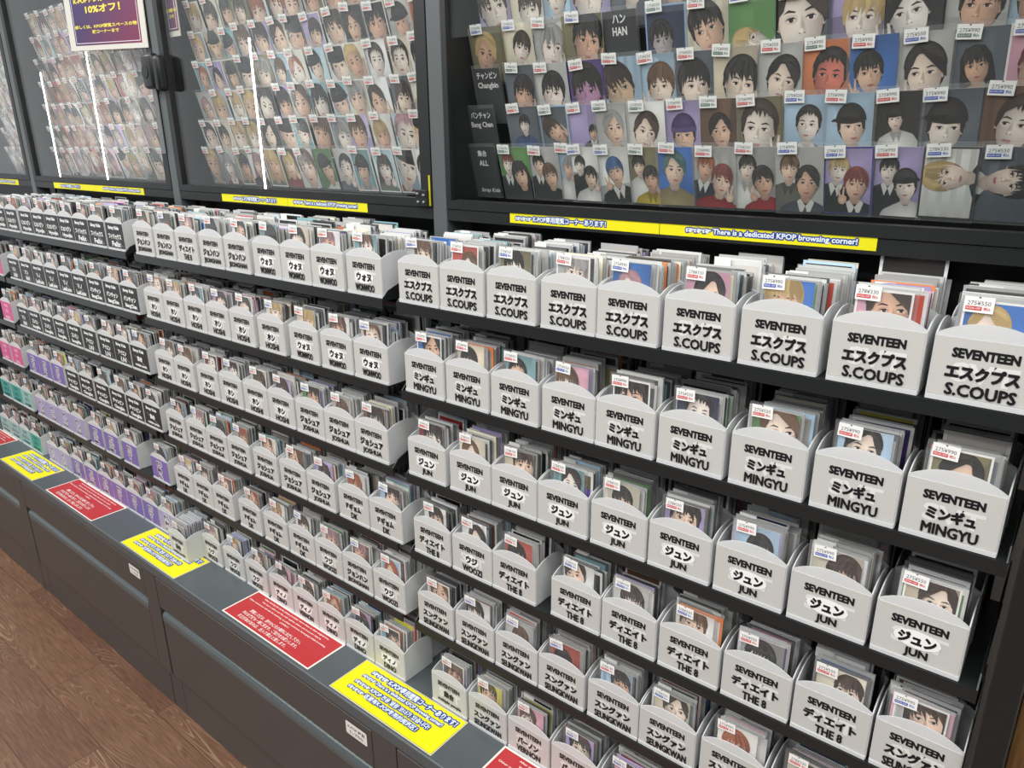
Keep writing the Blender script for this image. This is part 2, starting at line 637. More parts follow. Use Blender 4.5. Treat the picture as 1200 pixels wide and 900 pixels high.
def background(P, rng, bg, W, H):
    P.rect(-W / 2, 0, W / 2, H, bg)
    P.fan((rng.uniform(-.4, .4) * W, rng.uniform(.4, 1) * H), [(-W, -H * .2), (W, -H * .2), (W, H * 1.2), (-W, H * 1.2)], shade(bg, 1.12), shade(bg, .74))
    k = rng.random()
    if k < .25:
        x = rng.uniform(-.25, .25) * W
        P.poly([(x, 0), (W / 2, 0), (W / 2, H), (x + rng.uniform(-.2, .2) * W, H)], shade(bg, rng.uniform(.75, 1.12)))
    elif k < .45:
        z = rng.uniform(.3, .7) * H
        P.poly([(-W / 2, 0), (W / 2, 0), (W / 2, z), (-W / 2, z * rng.uniform(.8, 1.1))], shade(bg, rng.uniform(.65, .9)))
    elif k < .6:
        for i in range(rng.randint(3, 5)):
            P.ell(rng.uniform(-.4, .4) * W, rng.uniform(.3, 1) * H, rng.uniform(.08, .2) * W, rng.uniform(.06, .14) * H, shade(bg, rng.uniform(.78, 1.15)), 10)
    elif k < .7:
        for i in range(4):
            x = -W / 2 + (i + .3) * W / 4
            P.rect(x, 0, x + W / 10, H, shade(bg, .88))


def card_mesh(seed, bg, hair, style='fringe', shirt=None, a=None, tilt=None, cz=None, cx=None, skin=None, hand=None, duo=None, frame=None, extra=None, W=CW, H=CH, small=False):
    rng = random.Random(seed)
    P = Print(0.000022)
    P.slab(-W / 2, 0, W / 2, H, 0.0007, hx('e9e8e4'))
    m = 0.0022 if frame else 0.0
    P.clip = (-W / 2, W / 2, 0, H)
    if frame:
        P.rect(-W / 2, 0, W / 2, H, frame)
        P.clip = (-W / 2 + m, W / 2 - m, m, H - m)
    background(P, rng, bg, W, H)
    hair = HAIRS.get(hair, hair) if isinstance(hair, str) else hair
    shirt = shirt if shirt is not None else rng.choice(SHIRTS)
    skin = skin or rng.choice(SKIN)
    if duo is None:
        portrait(P, rng, rng.uniform(-.1, .1) * W if cx is None else cx * W, (rng.uniform(.46, .58) if cz is None else cz) * H,
                 (rng.uniform(.24, .36) if a is None else a * 1.08) * W, hair, style, shirt, skin,
                 rng.uniform(-.3, .3) if tilt is None else tilt, rng.random() < .25 if hand is None else hand, extra)
    else:
        h2, s2 = duo
        h2 = HAIRS.get(h2, h2) if isinstance(h2, str) else h2
        portrait(P, rng, -.2 * W, .66 * H, .19 * W, h2, 'fringe', s2, rng.choice(SKIN), rng.uniform(-.2, .2), False)
        portrait(P, rng, .17 * W, .44 * H, .23 * W, hair, style, shirt, skin, rng.uniform(-.2, .2), rng.random() < .5, extra)
    return P.mesh('photo_card', GLOSSY_PRINT)


def name_card_mesh(lines, script=None):
    P = Print()
    P.slab(-CW / 2, 0, CW / 2, CH, .0007, hx('26282a'))
    P.rect(-CW / 2, 0, CW / 2, CH, hx('2a2c2e'))
    z = .074
    for s, wd, h in lines:
        P.text(s, 0, z, wd, h, hx('f2f2f0'), .025)
        z -= .0165
    if script:
        P.text(script, .004, .009, .042, .009, hx('f2f2f0'), .012, .25)
    return P.mesh('photo_card', GLOSSY_PRINT)


def sticker_mesh(col, digits):
    P = Print(0.00006)
    W, H = .025, .0155
    P.slab(-W / 2, -H, W / 2, 0, .0003, hx('f6f6f3'))
    P.ell(0, -.0008, .0012, .0008, hx('6a6a68'), 8)
    P.text(digits, .0, -.0062, .0195, .0042, hx('55565a'), 0.0)
    P.rect(-.0108, -.0132, .0028, -.0095, col)
    P.text('BOOK-OFF', -.004, -.01135, .0118, .0019, hx('f6f6f3'), .01)
    P.text('税込', .0072, -.0112, .0058, .0032, col, .01)
    return P.mesh('price_sticker', PRINT)


STICK = {(c, d): sticker_mesh(hx(k), d) for c, k in (('red', 'd2383c'), ('blue', '2c4fb4'), ('green', '3c6a58'))
         for d in ('275¥990', '275¥550', '278¥330')}


def sleeve_mesh(W, H, t):
    bm = bmesh.new()
    bm_box(bm, (-W / 2, -t / 2, 0), (W / 2, t / 2, H))
    me = bpy.data.meshes.new('sleeve')
    bm.to_mesh(me)
    bm.free()
    me.materials.append(SLEEVE)
    return me


SLEEVE_BIN = sleeve_mesh(.064, .104, .0042)
SLEEVE_CASE = sleeve_mesh(.0600, .0935, .0042)

ORD = ['first', 'second', 'third', 'fourth', 'fifth', 'sixth', 'seventh', 'eighth', 'ninth', 'tenth', 'eleventh', 'twelfth', 'thirteenth', 'fourteenth', 'fifteenth']

# ------------------------------------------------------------------ the setting
fl = box_obj('floor', [((-5.5, -5.0, -0.03), (3.0, 0.5, 0.0))], FLOOR)
tag(fl, kind='structure')
wl = box_obj('wall_back', [((-5.5, 0.40, 0.0), (3.0, 0.5, 2.9))], mat('wall_paint', hx('cfcdc8'), .7))
tag(wl, kind='structure')

wf = box_obj('added_dark_wall', [((-3.3, -2.95, 0.0), (3.0, -2.85, 2.15))], mat('added_wall_dark_grey', hx('26282a'), .6))  # unseen dark wall, added and sized to darken the near case's glass reflection
tag(wf, kind='structure')

BAYS = [('end', -2.72), ('far', -1.83), ('middle', -0.91), ('near', 0.0)]
PITCH_B = 0.91
ZR = {1: 1.251, 2: 1.0978, 3: .9423, 4: .7874, 5: .6317, 6: .4660}
RN = {1: 'top', 2: 'second', 3: 'third', 4: 'fourth', 5: 'fifth', 6: 'bottom'}

# drawer base units, one per bay
UX = [-2.735, -1.822, -0.909, 0.004, 0.917]
YF = -0.11
for i in range(4):
    x0, x1 = UX[i], UX[i + 1]
    nm = BAYS[i][0]
    r = empty('drawer_cabinet', (x0, YF, 0))
    tag(r, 'grey steel drawer unit under the counter below the %s bay' % nm, 'drawer cabinet', 'drawer units under the counter')
    W = x1 - x0
    box_obj('carcass', [((0.0, 0.022, 0.005), (W, 0.46, .437)), ((0.0, 0.0, .1285), (.032, .022, .437)), ((W - .034, 0.0, .1285), (W, .022, .437))], CABINET, r)
    box_obj('kick_plate', [((0.002, 0.008, 0.002), (.064, .02, .126)), ((.066, .008, .002), (W - .002, .02, .126))], CABINET, r)
    box_obj('upper_panel', [((.0345, .0, .3425), (W - .0365, .02, .434))], CABINET, r, .0012)
    d = box_obj('drawer', [((.0375, .001, .131), (W - .039, .02, .303))], CABINET, r, .001)
    bm = bmesh.new()
    prof = [(0.001, .302), (.0005, .312), (.002, .3195), (.0058, .3262), (.0115, .3305), (.02, .3325), (.02, .302)]
    rings = []
    for xx in (.0378, W - .0393):
        rings.append([bm.verts.new((xx, y, z)) for y, z in prof])
    for k in range(len(prof)):
        bm.faces.new([rings[0][k - 1], rings[0][k], rings[1][k], rings[1][k - 1]])
    bm.faces.new(rings[0])
    bm.faces.new(rings[1][::-1])
    me = bpy.data.meshes.new('drawer_pull')
    bm.to_mesh(me)
    bm.free()
    me.materials.append(HANDLE)
    link('drawer_pull', me, d)
    box_obj('gap_shade_sheet', [((.0322, .0203, .1265), (W - .0342, .0218, .437))], GAP_SHADE, r)  # black sheet behind the drawer front, painting in the shade of its gaps
ct = box_obj('countertop', [((-2.74, YF, .4372), (.93, .38, .4655))], COUNTER, None, .0028)
tag(ct, 'long dark grey steel counter top running under the bottom row of bins', 'counter')

# uprights
for x, nm in ((-2.79, 'beyond the end bay'), (-1.88, 'between end bay and far bay'), (-.966, 'between far bay and middle bay'), (-.056, 'between middle bay and near bay')):
    u = box_obj('upright_post', [((0, 0, .467), (.033, .04, 2.35))], POST_GREY, None, .0015, (x, .138, 0))
    tag(u, 'grey steel shelving upright ' + nm, 'post', 'shelving uprights')
u = box_obj('end_post', [((0, 0, .467), (.0265, .30, 2.35))], METAL_BLACK, None, .0015, (.876, -.012, 0))
tag(u, 'black flat end post of the near bay beside the brown wood panel', 'post')
wp = box_obj('wood_panel', [((0, 0, 0), (.5, .03, 2.3))], WOODPANEL, None, .001, (.906, .02, 0.001))
tag(wp, 'brown wood-grain panel standing past the black end post', 'panel')
for i, (nm, bx) in enumerate(BAYS):
    b = box_obj('back_panel', [((0, 0, .4665), (PITCH_B - .036, .012, 1.36))], METAL_BLACK, None, 0, (bx - .021, .20, 0))
    tag(b, 'black steel back sheet behind the shelves of the %s bay' % nm, 'back panel', 'back sheets of the shelving')

# shelves
for i, (nm, bx) in enumerate(BAYS):
    for rr in range(1, 6):
        z = ZR[rr]
        sh = box_obj('shelf', [((0, -.0045, -.0175), (.876, -.002, -.0008)), ((0, -.002, -.0045), (.876, .195, -.0008)), ((0, .19, -.0235), (.876, .195, -.0045))],
                     METAL_DARK, None, 0, (bx - .0085, 0, z))
        tag(sh, 'dark steel shelf with a front lip, %s tier of the %s bay' % (RN[rr], nm), 'shelf', 'steel shelves')
        for xx in (.0, .874):
            bm = bmesh.new()
            pts = [(-.004, -.001), (.195, -.001), (.195, .06), (.15, .06), (.01, .012)]
            a = [bm.verts.new((xx, y, zz)) for y, zz in pts]
            b2 = [bm.verts.new((xx + .0016, y, zz)) for y, zz in pts]
            bm.faces.new(a[::-1])
            bm.faces.new(b2)
            for k in range(5):
                bm.faces.new([a[k - 1], a[k], b2[k], b2[k - 1]])
            me = bpy.data.meshes.new('end_bracket')
            bm.to_mesh(me)
            bm.free()
            me.materials.append(METAL_DARK)
            link('end_bracket', me, sh)

# ------------------------------------------------------------------ card bins
BW, BD, BSH = .0905, .0765, .067


def bin_mesh():
    bm = bmesh.new()
    t = .0014

    def arch(L, n=14, rise=.0135):
        # (u, z) outline from 0..L with small shoulders
        pts = [(0, 0), (L, 0), (L, BSH)]
        for k in range(1, n):
            u = L * (1 - k / n)
            q = 2 * u / L - 1
            pts.append((u, BSH + rise * (1 - abs(q) ** 2.3)))
        pts.append((0, BSH))
        return pts

    def plate(pts, f0, f1):
        a = [bm.verts.new(f0(u, z)) for u, z in pts]
        b = [bm.verts.new(f1(u, z)) for u, z in pts]
        bm.faces.new(a)
        bm.faces.new(b[::-1])
        for k in range(len(pts)):
            bm.faces.new([a[k], a[k - 1], b[k - 1], b[k]])
    fr = arch(BW)
    plate(fr, lambda u, z: (u, 0, z), lambda u, z: (u, t, z))
    plate(fr, lambda u, z: (u, BD - t, z), lambda u, z: (u, BD, z))
    sd = arch(BD - 2 * t, 12, .009)
    plate(sd, lambda u, z: (0, u + t, z), lambda u, z: (t, u + t, z))
    plate(sd, lambda u, z: (BW - t, u + t, z), lambda u, z: (BW, u + t, z))
    bm_box(bm, (t, t, 0.0), (BW - t, BD - t, t))
    bm_box(bm, (.0006, -.0022, .0), (BW - .0006, .0004, .0052))
    bmesh.ops.recalc_face_normals(bm, faces=bm.faces)
    me = bpy.data.meshes.new('card_bin')
    bm.to_mesh(me)
    bm.free()
    me.materials.append(BIN)
    return me


BIN_ME = bin_mesh()
K_WIDTH = {'THE 8': .033, 'SEUNGKWAN': .067, 'WONWOO': .05, 'multiple people': .062, 'DK': .019, 'JUN': .024}
INK = hx('17171a')
_lab = {}


def label_mesh(style, jp, en):
    key = (style, jp, en)
    if key in _lab:
        return _lab[key]
    P = Print(0.00012)
    LW, z0, z1 = BW - .0026, .0058, .0650
    base = {'white': hx('c6c5c1'), 'black': hx('2b2c2e'), 'purple': hx('7f6aad'), 'lilac': hx('a79cc4'), 'pink': hx('d3588f'), 'teal': hx('3f9c93'), 'aqua': hx('8fbcb8')}[style]
    P.slab(-LW / 2, z0, LW / 2, z1, .0007, base)
    ew = K_WIDTH.get(en, min(.066, .0083 * len(en) + .004))
    eh = .0085 if en == 'multiple people' else .0122
    jw = min(.066, .0125 * len(jp) + .001) * (.9 if len(jp) == 4 else 1)
    if style == 'white':
        P.text('SVT', .002, .0315, .056, .020, hx('e0e0dd'), .03)
        P.text('SEVENTEEN', 0, .0505, .0555, .0094, INK, .02, 0, 0, .035)
        if jp in ('ホシ', 'ウジ', 'ディノ', 'ジュン', 'ウォヌ'):
            P.ell(0, .0315, jw * .62, .0112, hx('f5f5f3'), 16)
        P.text(jp, 0, .0315, jw * .97, .0136, INK, .02, 0, 0, .035)
        P.text(en, .001, .0135, ew * .95, eh * .97, INK, .0, 0, 0, .038)
    elif style == 'black':
        P.poly([(-.034, .040), (-.004, .036), (.036, .011), (.037, .0085), (-.002, .031)], hx('8d8e8f'))
        P.text('Stray Kids', -.002, .0535, .056, .0100, hx('efefec'), .02, 0, 0, .035)
        P.text(jp, 0, .0335, jw, .0125, hx('efefec'), .02, 0, 0, .03)
        P.text(en, .003, .0155, min(ew, .06), eh, hx('efefec'), .02, 0, 0, .03)
    elif style in ('purple', 'lilac'):
        for s, z, w_, h in (('BTS', .0515, .026, .0105), (jp, .0335, max(.022, jw * .8), .0128), (en, .0155, ew * .8, .0105)):
            P.text(s, .0004, z, w_, h, hx('f1eff4'), .02, 0, 0, .17)
            P.text(s, 0, z, w_, h, INK, .02, 0, .03)
    elif style == 'pink':
        P.text('TWICE', 0, .0525, .03, .0095, hx('f7dfe8'), .02)
        P.text(jp, 0, .034, jw * .8, .0125, hx('f7dfe8'), .02)
        P.text(en, 0, .0135, ew, .011, hx('f7dfe8'), .02)
    else:
        P.text('TXT', 0, .0525, .036, .0098, hx('16353a'), .03)
        P.text(jp, 0, .0335, jw, .0128, hx('16353a'), .03)
        P.text(en, 0, .0145, ew, .0105, hx('16353a'), .03)
    me = P.mesh('name_label', PRINT)
    _lab[key] = me
    return me


ROWX = {
    ('near', 1): [-0.004, 0.089, 0.185, 0.284, 0.376, 0.473, 0.571, 0.671, 0.768],
    ('near', 2): [0.0, 0.095, 0.19, 0.287, 0.379, 0.475, 0.573, 0.671, 0.766],
    ('near', 3): [-0.004, 0.096, 0.188, 0.28, 0.376, 0.47, 0.566, 0.662, 0.758],
    ('near', 4): [0.0, 0.095, 0.187, 0.307, 0.4, 0.495, 0.59, 0.684, 0.778],
    ('near', 5): [0.0, 0.096, 0.19, 0.283, 0.38, 0.472, 0.57, 0.667, 0.765],
    ('near', 6): [0.026, 0.122, 0.216, 0.311, 0.407, 0.503, 0.6],
    ('middle', 1): [-0.911, -0.813, -0.717, -0.617, -0.521, -0.418, -0.326, -0.233, -0.134],
    ('middle', 2): [-0.91, -0.818, -0.722, -0.629, -0.535, -0.432, -0.325, -0.227, -0.132],
    ('middle', 3): [-0.906, -0.814, -0.709, -0.614, -0.518, -0.426, -0.33, -0.238, -0.146],
    ('middle', 4): [-0.9, -0.801, -0.709, -0.616, -0.512, -0.412, -0.317, -0.215, -0.122],
    ('middle', 5): [-0.905, -0.812, -0.72, -0.605, -0.503, -0.406, -0.313, -0.221, -0.126],
    ('middle', 6): [-0.815, -0.712, -0.613, -0.512, -0.419, -0.327, -0.233, -0.14],
    ('far', 1): [-1.825, -1.729, -1.62, -1.526, -1.434, -1.342, -1.249, -1.155, -1.056],
    ('far', 2): [-1.801, -1.702, -1.609, -1.513, -1.417, -1.324, -1.228, -1.131, -1.035],
    ('far', 3): [-1.811, -1.718, -1.621, -1.524, -1.427, -1.329, -1.226, -1.134, -1.037],
    ('far', 4): [-1.816, -1.723, -1.622, -1.513, -1.416, -1.313, -1.216, -1.118, -1.022],
    ('far', 5): [-1.829, -1.736, -1.64, -1.543, -1.421, -1.317, -1.203, -1.032],
    ('far', 6): [-1.817, -1.724, -1.623, -1.52, -1.422, -1.329, -1.234, -1.136, -1.044],
    ('end', 2): [-1.955], ('end', 3): [-1.957], ('end', 4): [-2.062, -1.96], ('end', 5): [-2.152, -2.052, -1.957],
    ('end', 6): [-2.258, -2.162, -2.063, -1.967],
}
HO, WW, JS, DK, WZ, JH = ('ホシ', 'HOSHI'), ('ウォヌ', 'WONWOO'), ('ジョシュア', 'JOSHUA'), ('ドギョム', 'DK'), ('ウジ', 'WOOZI'), ('ジョンハン', 'JEONGHAN')
SC, MG, JU, T8, SK, VN, DI, MP = ('エスクプス', 'S.COUPS'), ('ミンギュ', 'MINGYU'), ('ジュン', 'JUN'), ('ディエイト', 'THE 8'), ('スングァン', 'SEUNGKWAN'), ('バーノン', 'VERNON'), ('ディノ', 'DINO'), ('集合', 'multiple people')
HJ, FX, HN, LK, SM, BC, IN_, CB = ('ヒョンジン', 'Hyunjin'), ('フィリックス', 'Felix'), ('ハン', 'HAN'), ('リノ', 'LeeKnow'), ('スンミン', 'SeungMin'), ('バンチャン', 'BangChan'), ('アイエン', 'I.N'), ('チャンビン', 'Changbin')


def rep(st, *runs):
    return [(st,) + nm for nm, n in runs for _ in range(n)]


NAMES = {
    ('near', 1): rep('white', (SC, 9)), ('near', 2): rep('white', (MG, 9)), ('near', 3): rep('white', (JU, 9)),
    ('near', 4): rep('white', (T8, 1), (WZ, 1), (T8, 6), (SK, 1)), ('near', 5): rep('white', (SK, 9)),
    ('near', 6): rep('white', (MP, 1), (SK, 1), (VN, 5)),
    ('middle', 1): rep('white', (JH, 2), (T8, 1), (JH, 2), (WW, 4)), ('middle', 2): rep('white', (HO, 6), (WW, 3)),
    ('middle', 3): rep('white', (HO, 6), (JS, 3)), ('middle', 4): rep('white', (JS, 7), (DK, 2)),
    ('middle', 5): rep('white', (DK, 6), (WZ, 1), (JH, 1), (WZ, 1)),
    ('middle', 6): rep('white', (WZ, 3), (DI, 1), (('ディノ', 'VERNON'), 1), (DI, 3)),
    ('far', 1): rep('black', (HJ, 6), (FX, 3)), ('far', 2): rep('black', (HN, 2), (LK, 4), (BC, 3)),
    ('far', 3): rep('black', (HN, 1), (SM, 4), (IN_, 3), (MP, 1)),
    ('far', 4): rep('purple', (('ジン', 'JIN'), 3)) + rep('black', (CB, 5), (MP, 1)),
    ('far', 5): rep('lilac', (('シュガ', 'SUGA'), 4)) + rep('purple', (('ジミン', 'JIMIN'), 2), (('テテ', 'V'), 1), (('集合', 'ALL'), 1)),
    ('far', 6): rep('lilac', (('ジン', 'JIN'), 2)) + rep('purple', (('ジミン', 'JIMIN'), 3), (('テテ', 'V'), 3)) + rep('lilac', (('集合', 'ALL'), 1)),
    ('end', 2): rep('pink', (('モモ', 'MOMO'), 1)), ('end', 3): rep('pink', (('モモ', 'MOMO'), 1)), ('end', 4): rep('pink', (('サナ', 'SANA'), 2)),
    ('end', 5): rep('teal', (('スビン', 'SOOBIN'), 2)) + rep('aqua', (('スビン', 'SOOBIN'), 1)),
    ('end', 6): rep('aqua', (('ヨンジュン', 'YEONJUN'), 3)) + rep('teal', (('スビン', 'SOOBIN'), 1)),
}
BINC = {'white': 'white', 'black': 'black-labelled', 'purple': 'purple-labelled', 'lilac': 'lilac-labelled', 'pink': 'pink-labelled', 'teal': 'teal-labelled', 'aqua': 'aqua-labelled'}
FRONT = {  # near bay front cards: (background, hair, style)
    ('near', 1): ['grey:brown:fringe', 'coral:brown:parted', 'olive:black:fringe', 'grey:silver:fringe', 'blue:pink:parted', 'pink:black:parted', 'blue:blond:fringe', 'pink:dark brown:parted', 'blue:blond:parted'],
    ('near', 2): ['blue:black:parted', 'beige:black:fringe', 'teal:black:short', 'pink:brown:fringe', 'black:black:fringe', 'navy:black:short', 'green:brown:parted', 'pale blue:black:parted', 'olive:black:parted'],
    ('near', 3): ['red:black:fringe', 'cream:brown:parted', 'beige:dark brown:fringe', 'teal:black:parted', 'cream:black:fringe', 'lilac:black:fringe', 'pale blue:black:fringe', 'cream:dark brown:fringe', 'beige:dark brown:parted'],
    ('near', 4): ['white:black:fringe', 'white:black:parted', 'coral:black:fringe', 'white:black:parted', 'grey:dark brown:fringe', 'white:brown:fringe', 'grey:black:fringe', 'cream:dark brown:fringe', 'grey:dark brown:long'],
    ('near', 5): ['beige:brown:parted', 'white:black:fringe', 'grey:brown:fringe', 'coral:black:fringe', 'pale blue:black:fringe', 'beige:black:parted', 'white:orange:fringe', 'cream:black:fringe', 'white:black:fringe'],
    ('near', 6): ['slate:brown:fringe', 'yellow:black:fringe', 'pink:brown:fringe', 'lilac:black:fringe', 'pink:black:fringe', 'white:black:fringe', 'grey:brown:fringe'],
    ('middle', 3): ['grey:brown:fringe', 'beige:brown:fringe', 'red:black:short', 'grey:black:fringe', 'beige:dark brown:fringe', 'lilac:dark brown:fringe', 'green:black:fringe', 'grey:brown:fringe', 'brown:black:fringe'],
}
BGN = ['grey', 'white', 'beige', 'cream', 'pale blue', 'grey', 'white', 'pink', 'lilac', 'teal', 'brown', 'slate']
HN_ = ['black', 'black', 'dark brown', 'dark brown', 'brown', 'black', 'blond', 'brown', 'pink', 'orange']

labels = set()
WORD = {'dark brown': 'chestnut', 'pale blue': 'sky-blue'}


def wd_(s):
    return WORD.get(s, s)



def uniq(s):
    assert s not in labels, s
    labels.add(s)
    return s


class Slabs:
    """the mass of sleeved cards filed behind the front ones"""
    def __init__(self):
        self.v, self.f, self.c = [], [], []

    def quad(self, pts, col):
        n = len(self.v)
        self.v += pts
        self.f.append((n, n + 1, n + 2, n + 3))
        self.c.append(lin(col))

    def card(self, x, y, z, W, H, t, lean, yaw, cs, cp_, band):
        """W x H sleeve of thickness t; cp_ is the print colour, inset below a clear band"""
        cl, sl, cw, sw = math.cos(lean), math.sin(lean), math.cos(yaw), math.sin(yaw)

        def T(u, d, h):
            yy = d * cl + h * sl
            zz = h * cl - d * sl
            return (x + u * cw - yy * sw, y + u * sw + yy * cw, z + zz)
        a, b = -W / 2, W / 2
        self.quad([T(a, 0, 0), T(b, 0, 0), T(b, 0, H), T(a, 0, H)], cs)
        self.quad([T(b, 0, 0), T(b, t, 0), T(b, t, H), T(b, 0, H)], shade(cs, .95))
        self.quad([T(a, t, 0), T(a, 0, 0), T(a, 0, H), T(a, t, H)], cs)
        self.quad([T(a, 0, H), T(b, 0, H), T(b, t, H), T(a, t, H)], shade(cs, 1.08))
        self.quad([T(b, t, 0), T(a, t, 0), T(a, t, H), T(b, t, H)], cs)
        p = -.0002
        self.quad([T(a + .0035, p, .002), T(b - .0035, p, .002), T(b - .0035, p, H - band), T(a + .0035, p, H - band)], cp_)

    def mesh(self, name, m):
        me = bpy.data.meshes.new(name)
        me.from_pydata(self.v, [], self.f)
        at = me.color_attributes.new('Col', 'FLOAT_COLOR', 'CORNER')
        at.data.foreach_set('color', [k for q in self.c for _ in range(4) for k in q])
        me.materials.append(m)
        return me


SLEEVED = print_mat('sleeved_card', 0.25)
STUFF = Slabs()
RNG = random.Random(5)


def slab_colours(r):
    g = r.uniform(.66, .9)
    cs = (g, g * 1.005, g * 1.0)
    if r.random() < .14:
        cs = shade(cs, .5)
    elif r.random() < .1:
        cs = shade(r.choice([BGS['pale blue'], BGS['pink'], BGS['lilac'], BGS['cream'], BGS['orange'], BGS['teal']]), 1.15)
    k = r.random()
    if k < .40:
        q = r.uniform(.66, .92)
        cpn = (q, q * .98, q * .95)
    elif k < .62:
        q = r.uniform(.08, .3)
        cpn = (q, q, q * 1.05)
    else:
        cpn = shade(r.choice(list(BGS.values())), r.uniform(.85, 1.3))
    return cs, cpn


def single_slab(seed):
    r = random.Random(seed)
    s = Slabs()
    cs, cpn = slab_colours(r)
    s.card(0, 0, 0, r.uniform(.061, .066), r.uniform(.094, .101), .0016, r.uniform(-.02, .06), r.uniform(-.05, .05), cs, cpn, r.uniform(.002, .008))
    return s.mesh('sleeved_card', SLEEVED)


def fill_bin(bay, row, n, x, z, y0=0.0, tot=None, last=False):
    rng = random.Random(hash_(bay) * 1000 + row * 50 + n)
    lab = '%s bin from far end, %s shelf, %s bay' % (ORD[n], RN[row], bay)
    xc = x + BW / 2 + rng.uniform(-.004, .004)
    zf = z + .0019
    spec = FRONT.get((bay, row))
    if spec and n < len(spec):
        bg, hr, stl = spec[n].split(':')
    else:
        bg, hr = rng.choice(BGN), rng.choice(HN_)
        stl = rng.choice(['fringe', 'fringe', 'parted', 'short', 'long'])
    me = card_mesh(rng.random(), shade(BGS[bg], rng.uniform(.92, 1.08)), hr, stl, a=rng.uniform(.26, .36), tilt=rng.uniform(-.15, .15), cz=rng.uniform(.56, .76),
                   cx=rng.uniform(-.12, .2), frame=hx('f0eeea') if rng.random() < .25 else None)
    yc = y0 + .0085
    lean = rng.uniform(-.01, .045)
    c = link('sleeved_card', me, None, (xc, yc, zf + .0145))
    c.rotation_euler = (-lean, 0, rng.uniform(-.03, .03))
    tag(c, uniq('front card, %s hair on %s, %s' % (wd_(hr), wd_(bg), lab)), 'photo card', 'sleeved cards filed in bins')
    link('sleeve', SLEEVE_BIN, c, (0, .0004, -.0135))
    st = link('price_sticker', STICK[(rng.choice(['red', 'red', 'red', 'blue']), rng.choice(['275¥990', '275¥550', '278¥330']))], c, (-.0175 + rng.uniform(0, .004), -.0025, .0885))
    st.rotation_euler = (0, rng.uniform(-.06, .06), 0)
    # the file of cards behind it
    y = yc + .0055
    depth = rng.choice([.145, .155, .16, .165]) if tot is None else tot
    left_single = (5 if row == 1 else 2) if bay == 'near' else 0
    k = 0
    run_dx, run_h, run_l = 0, 0, 0
    while y < y0 + depth:
        if rng.random() < .28:
            run_dx, run_h, run_l = rng.uniform(-.008, .008), rng.uniform(-.009, .006), rng.uniform(-.03, .07)
        ln, yw = run_l + rng.uniform(-.012, .012), rng.uniform(-.02, .02)
        dx = run_dx + rng.uniform(-.0015, .0015)
        if left_single:
            left_single -= 1
            o = link('sleeved_card', single_slab(rng.random()), None, (xc + dx, y, zf))
            o.rotation_euler = (-run_l, 0, yw)
            tag(o, uniq('%s card back in the %s' % (ORD[k + 1], lab)), 'photo card', 'sleeved cards filed in bins')
        else:
            cs, cpn = slab_colours(rng)
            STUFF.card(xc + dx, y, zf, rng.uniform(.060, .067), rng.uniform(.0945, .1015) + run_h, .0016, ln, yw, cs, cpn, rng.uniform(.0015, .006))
            if rng.random() < .16:
                H = .094 + run_h
                sx = xc + dx - .031
                STUFF.quad([(sx, y - .0012, zf + H - .008), (sx + .022, y - .0012, zf + H - .008), (sx + .022, y - .0012, zf + H + .006), (sx, y - .0012, zf + H + .006)], hx('f2f2ef'))
        k += 1
        y += rng.uniform(.0034, .0062)
        if last and .071 < y < .083:
            y = .0835


def hash_(s):
    return sum(ord(ch) * (i + 3) for i, ch in enumerate(s)) % 997


rear_first = {}
for (bay, row), xs in ROWX.items():
    z = ZR[row]
    for n, x in enumerate(xs):
        stl, jp, en = NAMES[(bay, row)][n]
        b = link('card_bin', BIN_ME, None, (x, 0, z))
        tag(b, uniq('%s card bin, %s from far end, %s shelf, %s bay' % (BINC[stl], ORD[n], RN[row], bay)), 'storage bin', 'card bins on the shelves')
        link('name_label', label_mesh(stl, jp, en), b, (BW / 2, -.0008, 0))
        fill_bin(bay, row, n, x, z, 0.0, .128 if n == len(xs) - 1 and bay != 'near' else None, n == len(xs) - 1)
    # the second bin standing behind the last one shows at the open end of each row
    b = link('card_bin', BIN_ME, None, (min(xs[-1] + .0005, {'middle': -.1485, 'far': -1.0585, 'end': -1.972}.get(bay, 9)), .0785, z))
    tag(b, uniq('unlabelled white bin behind the last bin on the %s shelf, %s bay' % (RN[row], bay)), 'storage bin', 'rear card bins')
# the stray bin standing forward on the counter between far and middle bays
b = link('card_bin', BIN_ME, None, (-.904, -.043, .4662))
tag(b, uniq('white card bin pushed forward onto the yellow sheet, before the middle bay'), 'storage bin', 'card bins on the shelves')
link('name_label', label_mesh('white', *MP), b, (BW / 2, -.0008, 0))
rng0 = random.Random(3)
xc, zf, y0 = -.904 + BW / 2, .4662 + .0019, -.043
me = card_mesh(77, BGS['grey'], 'dark brown', 'fringe', a=.2, cz=.62)
c = link('sleeved_card', me, None, (xc, y0 + .0085, zf + .004))
tag(c, uniq('front card of the white bin pushed forward onto the yellow sheet'), 'photo card', 'sleeved cards filed in bins')
link('sleeve', SLEEVE_BIN, c, (0, .0004, -.0055))
link('price_sticker', STICK[('red', '275¥990')], c, (-.0165, -.0022, .0905))
y = y0 + .014
while y < y0 + .072:
    STUFF.card(xc + rng0.uniform(-.003, .003), y, zf, .064, rng0.uniform(.095, .101), .0016, rng0.uniform(0, .04), rng0.uniform(-.02, .02), (.74, .75, .76), (.7, .69, .72), .006)
    y += .0052
st = link('sleeved_card_file', STUFF.mesh('sleeved_card_file', SLEEVED))
tag(st, 'files of plastic-sleeved photo cards standing behind the front cards of every bin', 'photo cards', None, 'stuff')
